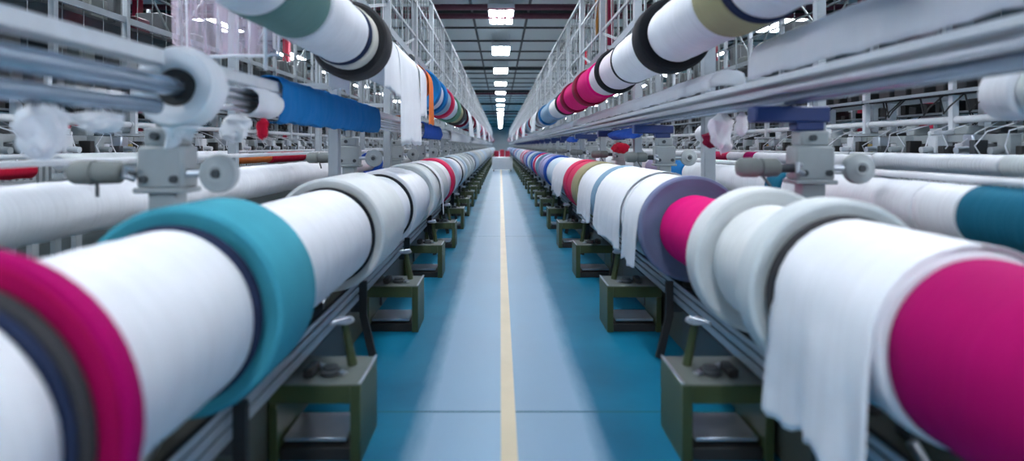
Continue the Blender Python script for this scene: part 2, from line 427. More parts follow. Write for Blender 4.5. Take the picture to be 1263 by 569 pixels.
# ------------------------------------------------------------------ upper rolls
ZU = {'left': EYE+.79, 'right': EYE+.864}
def upper(side, segs, label, n=56):
    s = SIDE[side]
    return make_roll(s['X'], ZU[side], segs, label, 'fabric rolls hung in the upper %s row' % side, name='hanging_fabric_roll', n=n)
cl, fl = .19, .29
upper('left', [('wound_cloth', .8, 2.58, cl+.01, 'white'), ('wound_yarn', 2.59, 3.1, cl+.015, 'sage')], 'white roll with sage green band, hung at the top left')
upper('left', [('wound_cloth', 3.12, 3.96, cl+.02, 'white'), ('ring', 3.97, 4.04, cl+.03, 'navy'), ('wound_yarn', 4.045, 4.2, cl+.04, 'cream'), ('flange', 4.21, 4.42, fl, 'charcoal')],
      'white roll with navy and cream rings and big charcoal flange, upper left')
upper('left', [('wound_cloth', 4.43, 6.3, cl+.005, 'white')], 'white roll under the long hanging cloth, upper left row')
upper('left', [('wound_cloth', 6.32, 7.0, cl+.01, 'offwhite'), ('wound_yarn', 7.02, 7.45, .22, 'orange')], 'off-white roll with orange cloth wound on its far end, upper left')
upper('left', [('flange', 7.9, 8.1, fl, 'blue'), ('wound_yarn', 8.11, 8.9, .24, 'paleblue'), ('flange', 8.91, 9.15, fl, 'blue')], 'blue flanged pale blue roll beside the orange cloth, upper left')
upper('left', [('wound_yarn', 9.2, 10.1, .25, 'steelblue'), ('flange', 10.12, 10.5, fl, 'rose')], 'steel blue roll with rose red flange, upper left row')
upper('left', [('wound_yarn', 10.55, 11.7, .25, 'paleblue'), ('flange', 11.72, 12.3, fl, 'green')], 'pale blue roll with green flange, upper left row')
upper('left', [('wound_yarn', 12.4, 13.6, .24, 'olive'), ('flange', 13.62, 14.0, fl, 'charcoal')], 'olive roll with charcoal flange before the hanging white cloths, upper left')
c2 = .22
upper('right', [('wound_cloth', .9, 2.0, c2, 'white'), ('flange', 2.02, 2.2, fl, 'charcoal')], 'white roll with charcoal flange cut by the top right frame edge')
upper('right', [('wound_cloth', 2.22, 2.88, c2, 'white'), ('ring', 2.885, 2.95, c2+.015, 'navy'), ('wound_yarn', 2.955, 3.33, c2+.01, 'olive')], 'white roll with navy ring and olive band, upper right')
upper('right', [('wound_cloth', 3.34, 4.36, c2, 'white'), ('flange', 4.37, 4.6, fl, 'black')], 'white roll with large black flange, upper right row')
upper('right', [('wound_cloth', 4.62, 5.74, c2+.005, 'white'), ('ring', 5.745, 5.79, c2+.012, 'black'), ('wound_cloth', 5.8, 6.5, c2, 'pinkwhite'), ('ring', 6.51, 6.62, c2+.04, 'black')],
      'white roll with two thin black rings between the black flange and pink yarn')
upper('right', [('wound_cloth', 6.64, 7.24, c2, 'pinkwhite'), ('wound_yarn', 7.25, 8.25, c2+.02, 'hotpink'), ('flange', 8.27, 8.6, .27, 'wine')], 'hot pink yarn roll with pinkish white end, nearest pink one in the upper right row')
upper('right', [('wound_yarn', 8.62, 9.95, c2+.02, 'hotpink'), ('flange', 9.96, 10.3, .27, 'wine')], 'second hot pink yarn roll, between two wine red flanges, upper right')
upper('right', [('wound_yarn', 10.32, 11.3, c2+.01, 'hotpink'), ('ring', 11.31, 11.5, .25, 'black')], 'third hot pink yarn roll, with thin black end ring, upper right')
upper('right', [('wound_cloth', 11.55, 13.2, c2, 'offwhite')], 'off-white roll just beyond the pink yarn, upper right row')
upper('right', [('wound_yarn', 13.3, 15.6, .25, 'steelblue'), ('flange', 15.65, 16.0, fl, 'blue')], 'steel blue roll beyond the pink ones, upper right row')
pal_u = [('white', 'paleblue'), ('offwhite', 'charcoal'), ('white', 'wine'), ('paleblue', 'steelblue'), ('white', 'offwhite'), ('offwhite', 'rose')]
for side, y in (('left', 14.2), ('right', 16.3)):
    s = SIDE[side]; i = 0; last = -1
    while y < 84:
        j = random.randrange(len(pal_u))
        if j == last: j = (j+1) % len(pal_u)
        last = j
        Ln = 1.3 if y < 30 else 1.7
        far_roll('upper', side, y, pal_u[j][0], pal_u[j][1], Ln, .23, .285, s['X'], ZU[side], 'middle' if y < 25 else 'far')
        y += Ln + .1; i += 1

# ------------------------------------------------------------------ draped cloths
def drape(side, z, R, y0, y1, hem, label, mat='cloth', X=None, back=50, folds=2.2, amp=.02, cols=None, flare=0.0, name='draped_cloth', group=None, jag=.015, swing=0.0, cut=0.0, outer=False):
    s = SIDE[side]; a = s['a']; X = s['X'] if X is None else X
    a = a*(-1 if outer else 1)
    R = R+.008
    ncol = cols or max(10, int((y1-y0)/.03))
    ph = random.uniform(0, 6); P = []
    arc = [math.radians(90+back) - math.radians(90+back)*i/12 for i in range(13)]   # from behind the top to the aisle side
    side_z = z
    nd = 14
    rows = 13 + nd
    G = [[None]*(ncol+1) for _ in range(rows)]
    for c in range(ncol+1):
        u = c/ncol; y = y0 + (y1-y0)*u
        zh = hem(u) if callable(hem) else hem
        zh += jag*math.sin(9*u+ph) + jag*.6*math.sin(31*u+ph*2)
        for i, t in enumerate(arc):
            G[i][c] = (a*math.cos(t)*R, y-y0, z + math.sin(t)*R)
        for i in range(nd):
            t = (i+1)/nd
            fz = side_z + (zh-side_z)*t
            off = amp*t**.7*(math.sin(folds*2*PI*(y-y0)+ph) + .5*math.sin(folds*4.6*PI*(y-y0)+2*ph)) + flare*t
            dy = cut*t*(u-.5) + swing*t
            G[13+i][c] = (a*(R + off + amp*1.3*t**.5), y-y0+dy, fz)
    mb = MB().grid([[(p[0], p[1], p[2]-z) for p in row] for row in G])
    o = mb.build(name, mat, None, (X, y0, z))
    md = o.modifiers.new('thick', 'SOLIDIFY'); md.thickness = .005
    tag(o, label, 'cloth', group)
    return o
drape('right', ZL, .297, 1.60, 2.17, lambda u: .50-.0*u, 'large white cloth hanging over the roll beside the magenta yarn', amp=.018, folds=3.2)
drape('right', ZL, .365, 4.66, 5.86, lambda u: .66, 'white cloth hanging over the wide roll before the steel blue flange', amp=.014, folds=4)
drape('right', ZL, .35, 4.10, 4.56, lambda u: .60, 'narrow white cloth hanging just behind the slate blue flange', amp=.012, folds=5)
drape('right', ZL, .355, 6.2, 7.2, lambda u: .66, 'white cloth hanging before the olive flange on the lower right', amp=.012, folds=4)
drape('right', ZL, .355, 8.95, 10.8, lambda u: .67, 'white cloth tail hanging beyond the rose pink roll', amp=.02, folds=2)
drape('left', ZL, .36, 7.3, 7.55, lambda u: .62, 'white cloth strip hanging between two grey flanges, lower left row', amp=.01)
# upper left hanging cloths
drape('left', ZU['left'], cl+.01, 4.45, 5.08, lambda u: 1.98-.05*u, 'short wide white cloth under the charcoal flanged roll, upper left', amp=.012, folds=.8, back=0)
drape('left', ZU['left'], cl+.014, 4.46, 5.08, lambda u: 1.97, 'white cloth flap hanging on the far side of the roll behind the charcoal flange', amp=.012, folds=.8, back=-4, outer=True)
drape('left', ZU['left'], cl+.016, 5.10, 6.28, lambda u: 1.52, 'long white cloth hanging to the rail from the upper left row', amp=.014, folds=1.5, back=60)
drape('left', ZU['left'], cl+.02, 6.4, 6.95, lambda u: 1.84, 'white cloth hanging just before the orange one, upper left', amp=.012, folds=2)
drape('left', ZU['left'], .23, 7.04, 7.44, lambda u: 1.78, 'orange cloth hanging from the upper left row', mat='orange', amp=.012, folds=5)
def upper_far(side, lst):
    for i, (y0, y1, h) in enumerate(lst):
        drape(side, ZU[side], .29, y0, y1, h, ['white cloth hanging nearest beyond the coloured flanges, upper %s row' % side, 'second white cloth beyond the coloured flanges, upper %s row' % side,
              'third white cloth beyond the coloured flanges, upper %s row' % side, 'tiny distant white cloth near the end of the upper %s row' % side][min(i, 3)],
              amp=.03, folds=1.2, cols=14, group='white cloths hanging far down the upper %s row' % side)
upper_far('left', [(14.6, 16.2, 1.75), (19.5, 22, 1.8), (27, 30, 1.8), (40, 43, 1.8)])
upper_far('right', [(16.9, 18.6, 1.95), (24, 26, 1.9), (33, 36, 1.9), (48, 51, 1.9)])

# ------------------------------------------------------------------ floor stands
def make_stand(side, loc, label, group):
    s = SIDE[side]; a = s['a']
    r = empty('machine_stand', loc, label, 'machine stand', group)     # origin: outer far corner on the floor; machine on the -a side
    m = -a
    def B(x0, x1, y0, y1, z0, z1, bev=.003):
        X0, X1 = sorted((m*x0, m*x1)); return X0, X1, y0, y1, z0, z1, bev
    MB().box(*B(0, .05, 0, .36, 0, .366)).build('leg', 'green_paint', r)
    MB().box(*B(.395, .435, 0, .36, 0, .278)).build('leg', 'green_paint', r)
    MB().box(*B(.051, .44, 0, .035, .28, .366)).build('crossbar', 'green_paint', r)
    MB().box(*B(.051, .44, .325, .36, .28, .366)).build('crossbar', 'green_paint', r)
    MB().box(*B(0, .44, 0, .36, .367, .373, .002)).build('top_plate', 'stand_top', r)
    MB().box(*B(-.002, .012, -.003, .363, .374, .380, .002)).build('edge_strip', 'steel', r)
    MB().box(*B(.08, .385, .05, .31, .075, .095)).build('treadle', 'steel', r)
    MB().box(*B(.052, .39, .02, .34, .0, .06)).build('plinth', 'black_rubber', r)
    MB().lathe([(.374, .0), (.374, .05), (.392, .053), (.396, .036), (.41, .036), (.413, .0)], n=20, cx=m*.18, cz=.13, axis='z').build('clamp_disc', 'dark_metal', r)
    MB().box(*B(.245, .295, .06, .18, .374, .42, .008)).build('clamp_block', 'black_rubber', r)
    MB().bar((m*.10, .10, .384), (m*.28, .22, .386), .03, .012).build('clamp_arm', 'steel', r)
    MB().cyl((m*.10, .24, .374), (m*.135, .22, .60), .024, .02, n=14).build('lever', 'green_paint', r)
    MB().lathe([(.595, .0), (.595, .042), (.603, .055), (.615, .05), (.622, .0)], n=22, cx=m*.14, cz=.22, axis='z').build('lever_cap', 'rail_metal', r)
    MB().cyl((m*.10, .20, .625), (m*.17, .10, .628), .012, .010, n=10).build('lever_handle', 'steel', r)
    return remember(r)
for side, xe in (('left', -.66), ('right', .86)):
    p0 = None
    for i in range(43):
        y = 2.68 + 1.88*i
        if i < 6: lab = 'green steel floor stand under the %s rolls, %s' % (side, ORD[i])
        else: lab = 'small distant green floor stand in the row along the %s of the aisle' % side
        g = 'green floor stands along the %s of the aisle' % side
        if p0 is None: p0 = make_stand(side, (xe, y, 0), lab, g)
        else: copy_tree(p0, (xe, y, 0), lab, g)

# machine bed, rails under the rolls, roll supports
for side in ('left', 'right'):
    s = SIDE[side]; a = s['a']; X = s['X']; m = -a
    e = empty('machine_bed', (X, 0, 0), 'grey green machine bed running along under the %s rolls' % side, 'machine bed', 'machine beds')
    x0, x1 = sorted((m*-.02, m*1.35))
    mb = MB().box(x0, x1, -1, 110, 0, .30, .01)
    # sloping apron
    mb._add([(m*-.02, -1, .30), (m*.12, -1, .42), (m*.35, -1, .42), (m*.35, -1, .30), (m*-.02, 110, .30), (m*.12, 110, .42), (m*.35, 110, .42), (m*.35, 110, .30)],
            [(0,1,2,3), (7,6,5,4), (0,4,5,1), (1,5,6,2)], False)
    mb.build('bed_casing', 'bed_dark', e)
    for za, zb in ((.392, .437), (.450, .490), (.503, .532)):
        xa, xb = sorted((m*-.115, m*-.100))
        MB().box(xa, xb, -1, 110, za, zb, .004).build('slide_rail', 'rail_metal', e)
    xa, xb = sorted((m*-.085, m*-.075))
    MB().box(xa, xb, -1, 110, .385, .53).build('back_strip', 'black_rubber', e)
    for k in range(60):
        yy = .3+1.88*k
        xa, xb = sorted((m*-.130, m*-.01))
        MB().box(xa, xb, yy, yy+.06, .31, .50).build('rail_bracket', 'dark_metal', e)
    for k in range(56):
        yy = .55+.94*k
        xa, xb = sorted((m*.02, m*.13)); MB().box(xa, xb, yy, yy+.30, .4225, .50, .01).build('drive_box', 'dark_metal' if k % 2 else 'black_rubber', e)
        MB().cyl((m*.06, yy+.36, .4225), (m*.02, yy+.40, .515), .018, n=10).build('spring_post', 'steel', e)
        xa, xb = sorted((m*-.09, m*-.07))
        if k % 2 == 0: MB().box(xa, xb, yy+.66, yy+1.50, .10, .36, .004).build('side_panel', 'dark_metal', e)
    # black hangers carrying the rolls
    p = None
    for i in range(40):
        y = 2.10 + 1.88*(i-1) if i else .80
        lab = 'black steel cradle holding up the %s rolls, %s' % (side, ORD[i]) if i < 4 else 'small distant black cradle under the %s rolls' % side
        g = 'black cradles under the lower %s row' % side
        if p is None:
            p = empty('roll_cradle', (X, y, 0), lab, 'cradle', g)
            MB().bar((m*.24, 0, .46), (m*.20, 0, .535), .05, .05).build('arm', 'black_rubber', p)
            xa, xb = sorted((m*-.0, m*.20))
            mbx = MB()
            pts = [(m*(.0+.399*math.sin(t)), 0, ZL-.399*math.cos(t)) for t in [i_*.10-.18 for i_ in range(11)]]
            mbx.tube(pts, .014, 8).build('saddle', 'black_rubber', p)
            MB().bar((m*-.165, 0, .55), (m*-.165, 0, .30), .05, .03).bar((m*-.165, 0, .315), (m*-.235, 0, .016), .05, .03).build('strap', 'black_rubber', p)
            xa, xb = sorted((m*.14, m*.30)); MB().box(xa, xb, -.04, .04, .4215, .46).build('foot', 'dark_metal', p)
            remember(p)
        else: copy_tree(p, (X, y, 0), lab, g)

# ------------------------------------------------------------------ bearing brackets with clamp, grip roller and disc wheel
def make_bracket(side, loc, label, group):
    s = SIDE[side]; a = s['a']
    r = empty('bearing_bracket', loc, label, 'bracket', group)
    # x measured away from the aisle = -a
    MB().box(-.065, .065, -.05, .05, .302, 1.28, .006).build('post', 'paint_grey', r)
    MB().box(-.11, .11, -.07, .07, 1.30, 1.50, .014).box(-.082, .082, -.06, .06, 1.50, 1.585, .01).box(-.12, .12, -.08, .08, 1.28, 1.305, .006).build('bearing_block', 'paint_grey', r)
    for bx_, bz_ in ((-.02, 1.545), (.07, 1.345), (-.07, 1.345)):
        MB().cyl((bx_, -.086, bz_), (bx_, -.06, bz_), .018, n=14).build('bolt', 'dark_metal', r)
    # shaft to the right (camera view) with disc wheel
    MB().cyl((.11, -.03, 1.37), (.24, -.03, 1.375), .02, n=12).build('spindle', 'steel', r)
    w = MB().lathe([(-.07, .022), (-.075, .035), (-.06, .05), (-.055, .083), (-.045, .09), (-.02, .09), (-.01, .08), (-.01, .0)], n=28, cx=.26, cz=1.37).build('disc_wheel', 'paint_grey', r)
    MB().cyl((.26, -.078, 1.37), (.26, -.06, 1.37), .02, n=12).build('hub', 'dark_metal', w)
    # collar and grip on the other side
    MB().cyl((-.11, -.03, 1.37), (-.19, -.03, 1.372), .026, n=14).build('spindle', 'dark_metal', r)
    g = MB()
    g.lathe([(-.19, .0), (-.195, .04), (-.21, .052), (-.30, .055), (-.305, .048), (-.32, .048), (-.325, .058), (-.41, .056), (-.43, .045), (-.44, .02), (-.44, .0)], n=24, cx=-.03, cz=1.375, axis='x')
    g.build('grip_roller', 'grip_grey', r)
    MB().cyl((-.30, -.05, 1.33), (-.27, -.09, 1.27), .008, n=8).build('locking_pin', 'dark_metal', r)
    MB().tube([(-.10, -.09, 1.39), (-.13, -.11, 1.40), (-.13, -.115, 1.36), (-.09, -.10, 1.345)], .014, 10).build('hook', 'steel', r)
    return remember(r)
for side, xb, ys, mt in (('left', -1.575, [2.69, 5.94, 8.6], 'paint_grey'), ('right', 1.80, [3.30, 6.24, 8.5], 'navy_plastic')):
    p = None
    yy = ys[-1]
    while yy < 60: yy += 2.6; ys.append(yy)
    for i, y in enumerate(ys):
        lab = 'grey bearing bracket with disc wheel behind the %s rolls, %s' % (side, ORD[i]) if i < 4 else 'small distant grey bearing bracket in the row behind the %s rolls' % side
        g = 'grey bearing brackets behind the lower %s row' % side
        if p is None: p = make_bracket(side, (xb, y, 0), lab, g)
        else: copy_tree(p, (xb, y, 0), lab, g)
    # clamps up to the rail
    cl0 = None
    for i, y in enumerate(ys):
        lab = ('%s clamp under the %s rail, %s' % ('navy blue' if side == 'right' else 'grey', side, ORD[i])) if i < 4 else 'small distant %s clamp under the %s rail' % ('navy blue' if side == 'right' else 'grey', side)
        g = 'clamps under the %s rail' % side
        if side == 'right':
            if cl0 is None:
                cl0 = MB().box(-.10, .06, -.05, .05, 1.587, 1.64, .008).box(-.34, .09, -.06, .06, 1.635, 1.728, .01).build('rail_clamp', mt, None, (xb, y, 0)); tag(cl0, lab, 'clamp', g)
            else: copy_tree(cl0, (xb, y, 0), lab, g)
        else:
            if cl0 is None:
                cl0 = MB().box(-.04, .02, -.04, .04, 1.587, 1.83, .008).box(-.04, .14, -.04, .04, 1.825, 1.84, .004).build('rail_clamp', 'paint_grey', None, (xb, y, 0)); tag(cl0, lab, 'clamp', g)
            else: copy_tree(cl0, (xb, y, 0), lab, g)

# ------------------------------------------------------------------ rails
# left: white box beam, two tubes near, thin rods beyond
tag(MB().box(-1.51, -1.42, -1, 2.41, EYE+.342, EYE+.41, .008).build('guide_rail', 'paint_white'), 'white box beam running in from the left frame edge to the white cloth ring', 'beam')
tag(MB().box(-1.51, -1.42, 2.61, 100, EYE+.342, EYE+.41, .008).build('guide_rail', 'paint_white'), 'long white box beam along the left row beyond the white cloth ring', 'beam')
tag(MB().cyl((-1.41, -1, EYE+.255), (-1.41, 2.56, EYE+.255), .042, n=24, bev=.004).build('guide_tube', 'steel_blue'), 'thick shiny steel tube entering the white cloth ring, upper left', 'tube', 'near left steel tubes')
tag(MB().cyl((-1.43, -1, EYE+.165), (-1.43, 2.36, EYE+.165), .034, n=24, bev=.004).build('guide_tube', 'steel_blue'), 'darker steel tube just below the thick one, left edge', 'tube', 'near left steel tubes')
for k, (dx, dz) in enumerate(((-.01, .305), (.0, .27), (.01, .235), (.0, .20))):
    tag(MB().cyl((-1.43+dx, 2.68, EYE+dz), (-1.43+dx, 100, EYE+dz), .014, n=10).build('guide_rod', 'steel'),
        'thin steel rod running down the left row, %s of four' % ['topmost', 'second', 'third', 'lowest'][k], 'rod', 'thin rods of the left row')
def cloth_ring():
    r = empty('cloth_ring', (-1.41, 2.45, EYE+.255), 'white cloth roll with open dark centre around the steel tube, upper left', 'cloth roll')
    pr = [(0.02, .082), (0.0, .10), (-.015, .13), (-.01, .165), (.02, .180), (.06, .186), (.1, .182), (.13, .17), (.14, .14), (.14, .083), (.02, .083)]
    MB().lathe(pr, n=48, wob=lambda a, y: .025*math.sin(2*a+1)+.015*math.sin(5*a+y*9)).build('wrapped_cloth', 'cloth', r)
    MB().lathe([(.01, .045), (.01, .081), (.13, .081), (.13, .045), (.01, .045)], n=32).build('liner', 'black_rubber', r)
    P = []
    for i in range(10):
        t = i/9
        P.append([(-.07+.17*u*(1-.3*t) + .012*math.sin(9*u+4*t), .03+.02*math.sin(6*u)+.03*t, -.17-.07*t - .03*math.sin(5*u+1)*t) for u in [j/10 for j in range(11)]])
    o = MB().grid(P).build('cloth_tail', 'cloth', r); md = o.modifiers.new('t', 'SOLIDIFY'); md.thickness = .012
cloth_ring()
def lumpy(name, p0, p1, R, mat, label, cat, seed=0, squash=.85, lump=.10, n=28, m=26, group=None):
    """bundle of cloth wrapped round a rail, between two points along y"""
    rnd = random.Random(seed); p0 = Vector(p0); p1 = Vector(p1); L_ = (p1-p0).length
    ph = [rnd.uniform(0, 6) for _ in range(8)]
    mb = MB(); vs = []; fs = []
    for k in range(m+1):
        t = k/m; c = p0.lerp(p1, t) - p0
        e = min(1, math.sqrt(max(0, 1-(abs(t-.5)*2)**8)) + .08)
        for i in range(n):
            a = 2*PI*i/n
            rr = R*e*(1 + lump*math.sin(3*a+ph[0]+5*t) + lump*.6*math.sin(7*a+ph[1]-11*t) + lump*.5*math.sin(17*t+ph[2]+2*a) + lump*.35*math.sin(41*t+ph[3]-3*a))
            vs.append((c.x+math.cos(a)*rr, c.y, c.z+math.sin(a)*rr*squash))
    for k in range(m):
        fs += [(k*n+i, (k+1)*n+i, (k+1)*n+(i+1) % n, k*n+(i+1) % n) for i in range(n)]
    fs += [tuple(range(n)), tuple(m*n+i for i in range(n))[::-1]]
    mb._add(vs, fs, True)
    o = mb.build(name, mat, None, p0); tag(o, label, cat, group); return o
from mathutils import noise
def wrap_sheet(side, y0, y1, drop, mat, label, seed=0, lump=.012, name='wrapped_cloth_bundle'):
    """cloth thrown over the left rail and tucked round the rods under it"""
    prof = [(-.125, .352), (-.128, .39), (-.118, .425), (-.085, .437), (-.03, .437), (.01, .425), (.028, .385), (.034, .33), (.036, .27), (.03, .22), (.01, drop+.01), (-.02, drop), (-.05, drop+.005)]
    nc = max(24, min(150, int((y1-y0)/.03))); G = []
    for k, (x, z) in enumerate(prof):
        row = []
        for c in range(nc+1):
            y = (y1-y0)*c/nc; w_ = 1 if k < 9 else 1.0
            f = noise.noise(Vector((k*.45+seed*7, y*5, 1)))*lump*1.6 + noise.noise(Vector((k*.9+seed*3, y*17, 4)))*lump
            o = f + lump*.5
            nx = 1 if k >= 6 else 0; nz = 1 if 2 <= k <= 5 else (-1 if k >= 10 else 0)
            if k >= 10: nx = .2
            row.append((x+nx*max(o, 0), y + noise.noise(Vector((k*.5, 3+seed, c*.0)))*.04*(1 if c in (0, nc) else 0), z+nz*max(o, 0)))
        G.append(row)
    o = MB().grid(G).build(name, mat, None, (-1.43, y0, EYE)); md = o.modifiers.new('t', 'SOLIDIFY'); md.thickness = .004
    tag(o, label, 'cloth')
wrap_sheet('left', 3.62, 6.6, .160, 'blue', 'bright blue cloth bundle wrapped over the left rail', 3)
tag(MB().lathe([(0, .071), (-.01, .076), (.0, .082), (.05, .086), (.10, .078), (.13, .084), (.2, .087), (.26, .08), (.30, .085), (.35, .078), (.36, .071), (0, .071)], n=36, wob=lambda a, y: .03*math.sin(3*a+y*20)).build('cloth_collar', 'cloth', None, (-1.43, 3.20, EYE+.2525)),
    'white cloth collar round the rods just before the blue bundle', 'cloth')
wrap_sheet('left', 8.3, 9.8, .150, 'orange', 'orange cloth bundle wrapped on the left rail beyond the long white cloth', 8)
wrap_sheet('left', 10.4, 13.5, .155, 'royal', 'dark blue cloth bundle on the left rail beyond the orange one', 9)
wrap_sheet('left', 16, 26, .150, 'cloth', 'long white cloth on the left rail far down the row', 11)
wrap_sheet('left', 28, 60, .150, 'cloth', 'white cloth on the left rail at the far end of the row', 12)

# hanging scraps
def scrap(name, c, w, h, d, mat, label, cat='cloth', seed=0):
    """soft hanging tuft"""
    n, m_ = 36, 24; vs = []; fs = []
    for k in range(m_+1):
        t = k/m_; prof = min(1, .35+3*t)*(1-.25*t)*(1 if t < .8 else math.sqrt(max(0, 1-((t-.8)/.2)**2))+.02)
        for i in range(n):
            a = 2*PI*i/n; ca, sa = math.cos(a), math.sin(a)
            f = 1 + .55*noise.noise(Vector((ca*1.3+seed*5, sa*1.3, t*2.2))) + .14*noise.noise(Vector((ca*2.6, sa*2.6+seed, t*5)))
            zz = -h*t*(1 + .35*noise.noise(Vector((ca*1.6+seed, sa*1.6, 7))))
            vs.append((ca*w/2*prof*f, sa*d/2*prof*f, zz))
    for k in range(m_): fs += [(k*n+i, k*n+(i+1) % n, (k+1)*n+(i+1) % n, (k+1)*n+i) for i in range(n)]
    fs += [tuple(range(n))[::-1], tuple(m_*n+i for i in range(n))]
    mb = MB(); mb._add(vs, fs, True)
    o = mb.build('hanging_'+name, mat, None, c); tag(o, label, cat); return o
def at(px, py, y):      # helper used only to work out metric coordinates while writing
    return ((px-617)/FPX*y, y, EYE-(py-180)/FPX*y)
scrap('cotton_tuft', (-1.41, 1.74, EYE+.125), .16, .15, .10, 'cloth', 'fluffy white cotton tuft hanging under the near left tubes', 'cotton', 1)
scrap('cotton_tuft', (-1.45, 2.05, EYE+.125), .17, .08, .1, 'cloth', 'small flat cotton tuft beside the larger tuft under left tubes', 'cotton', 2)
scrap('cotton_tuft', (-1.44, 3.08, EYE+.17), .17, .14, .12, 'cloth', 'white cloth tuft hanging next to the small red pad, left', 'cotton', 3)
scrap('red_pad', (-1.38, 3.30, EYE+.16), .075, .11, .05, 'red', 'small crimson pad hanging under the left rail', 'pad', 4)
scrap('white_rag', (1.575, 4.05, 1.73), .16, .25, .12, 'cloth', 'white rag hanging under the right rail beside the dark red pouch', 'rag', 5)
scrap('dark_red_pouch', (1.60, 4.30, 1.60), .15, .10, .10, 'wine', 'dark wine red pouch hanging under the white rag', 'pouch', 6)
scrap('white_rag', (1.64, 3.85, 1.725), .08, .15, .05, 'cloth', 'slim white rag hanging left of the near navy clamp', 'rag', 7)

# right: white channel rail with pale cloth laid over it, tubes under it
e = empty('guide_rail', (1.5, -1, EYE), 'long white channel beam along the right row at eye level', 'beam')
MB().box(0, .04, 0, 100, .345, .385, .006).build('front_lip', 'paint_white', e)
MB().box(.041, .24, 0, 100, .350, .370, .004).build('web', 'paint_grey', e)
MB().box(.20, .24, 0, 100, .371, .42, .004).build('back_flange', 'paint_white', e)
tag(MB().cyl((1.49, -1, EYE+.295), (1.49, 100, EYE+.295), .020, n=18).build('guide_tube', 'steel'), 'slim bright tube under the front edge of the right beam', 'tube', 'tubes under the right beam')
tag(MB().cyl((1.68, -1, EYE+.272), (1.68, 100, EYE+.272), .036, n=18).build('guide_tube', 'steel_blue'), 'thick blue grey tube under the right beam', 'tube', 'tubes under the right beam')
def rail_cloth(y0, y1, z0, z1, label, mat='thin_cloth', seed=0, sag=.0):
    rnd = random.Random(seed); ph = rnd.uniform(0, 6)
    nc = max(20, int((y1-y0)/.035)); G = []
    path = [(.252, z1-.07), (.24, z1-.03), (.20, z1-.01), (.12, z1), (.06, z1-.012), (.02, z1-.04), (.0, z1-.08), (-.012, (z0+z1)/2), (-.014, z0+.03), (-.016, z0)]
    for k, (x, z) in enumerate(path):
        row = []
        for c in range(nc+1):
            y = (y1-y0)*c/nc; t = k/9
            o = .006*math.sin(9*y+ph)+.005*math.sin(23*y+2*ph)+.003*math.sin(57*y)
            dz = (.004*math.sin(14*y+ph)+.003*math.sin(33*y)) if k >= 8 else (.006*math.sin(3*y+ph) + sag*math.sin(PI*c/nc)) * (1 if 2 <= k <= 6 else .4)
            row.append((x - o*t*1.5, y, z + dz))
        G.append(row)
    mbx = MB().grid(G)
    mbx._add([G[k_][0] for k_ in range(8)] + [(0.002, 0, .43), (.25, 0, .43)], [tuple(range(10))], False)
    ob = mbx.build('rail_cloth', mat, None, (1.5, y0, EYE)); md = ob.modifiers.new('t', 'SOLIDIFY'); md.thickness = .005
    tag(ob, label, 'cloth', 'white cloths over the right beam'); return ob
rail_cloth(.3, 3.42, .395, .63, 'white cloth over the right beam, nearest and widest of its kind', seed=1)
rail_cloth(4.05, 11.0, .395, .55, 'long white cloth over the right beam below the black flanged roll', seed=2)
rail_cloth(11.6, 22.0, .395, .55, 'white cloth over the right beam below the steel blue roll', seed=3)
rail_cloth(23, 60.0, .395, .55, 'white cloth over the right beam at the far end', seed=4)
lumpy('hanging_cloth_bundle', (1.60, 12.0, EYE+.14), (1.60, 13.2, EYE+.14), .07, 'royal', 'small dark blue bundle under the right beam', 'cloth', 20)
lumpy('hanging_cloth_bundle', (1.60, 6.5, EYE+.15), (1.60, 8.2, EYE+.15), .07, 'royal', 'dark blue bundle under the right beam beyond the second navy clamp', 'cloth', 21)
lumpy('hanging_red_bundle', (1.66, 7.6, EYE-.03), (1.66, 8.1, EYE-.03), .08, 'red', 'small red cloth bundle hanging under the right beam', 'cloth', 22)

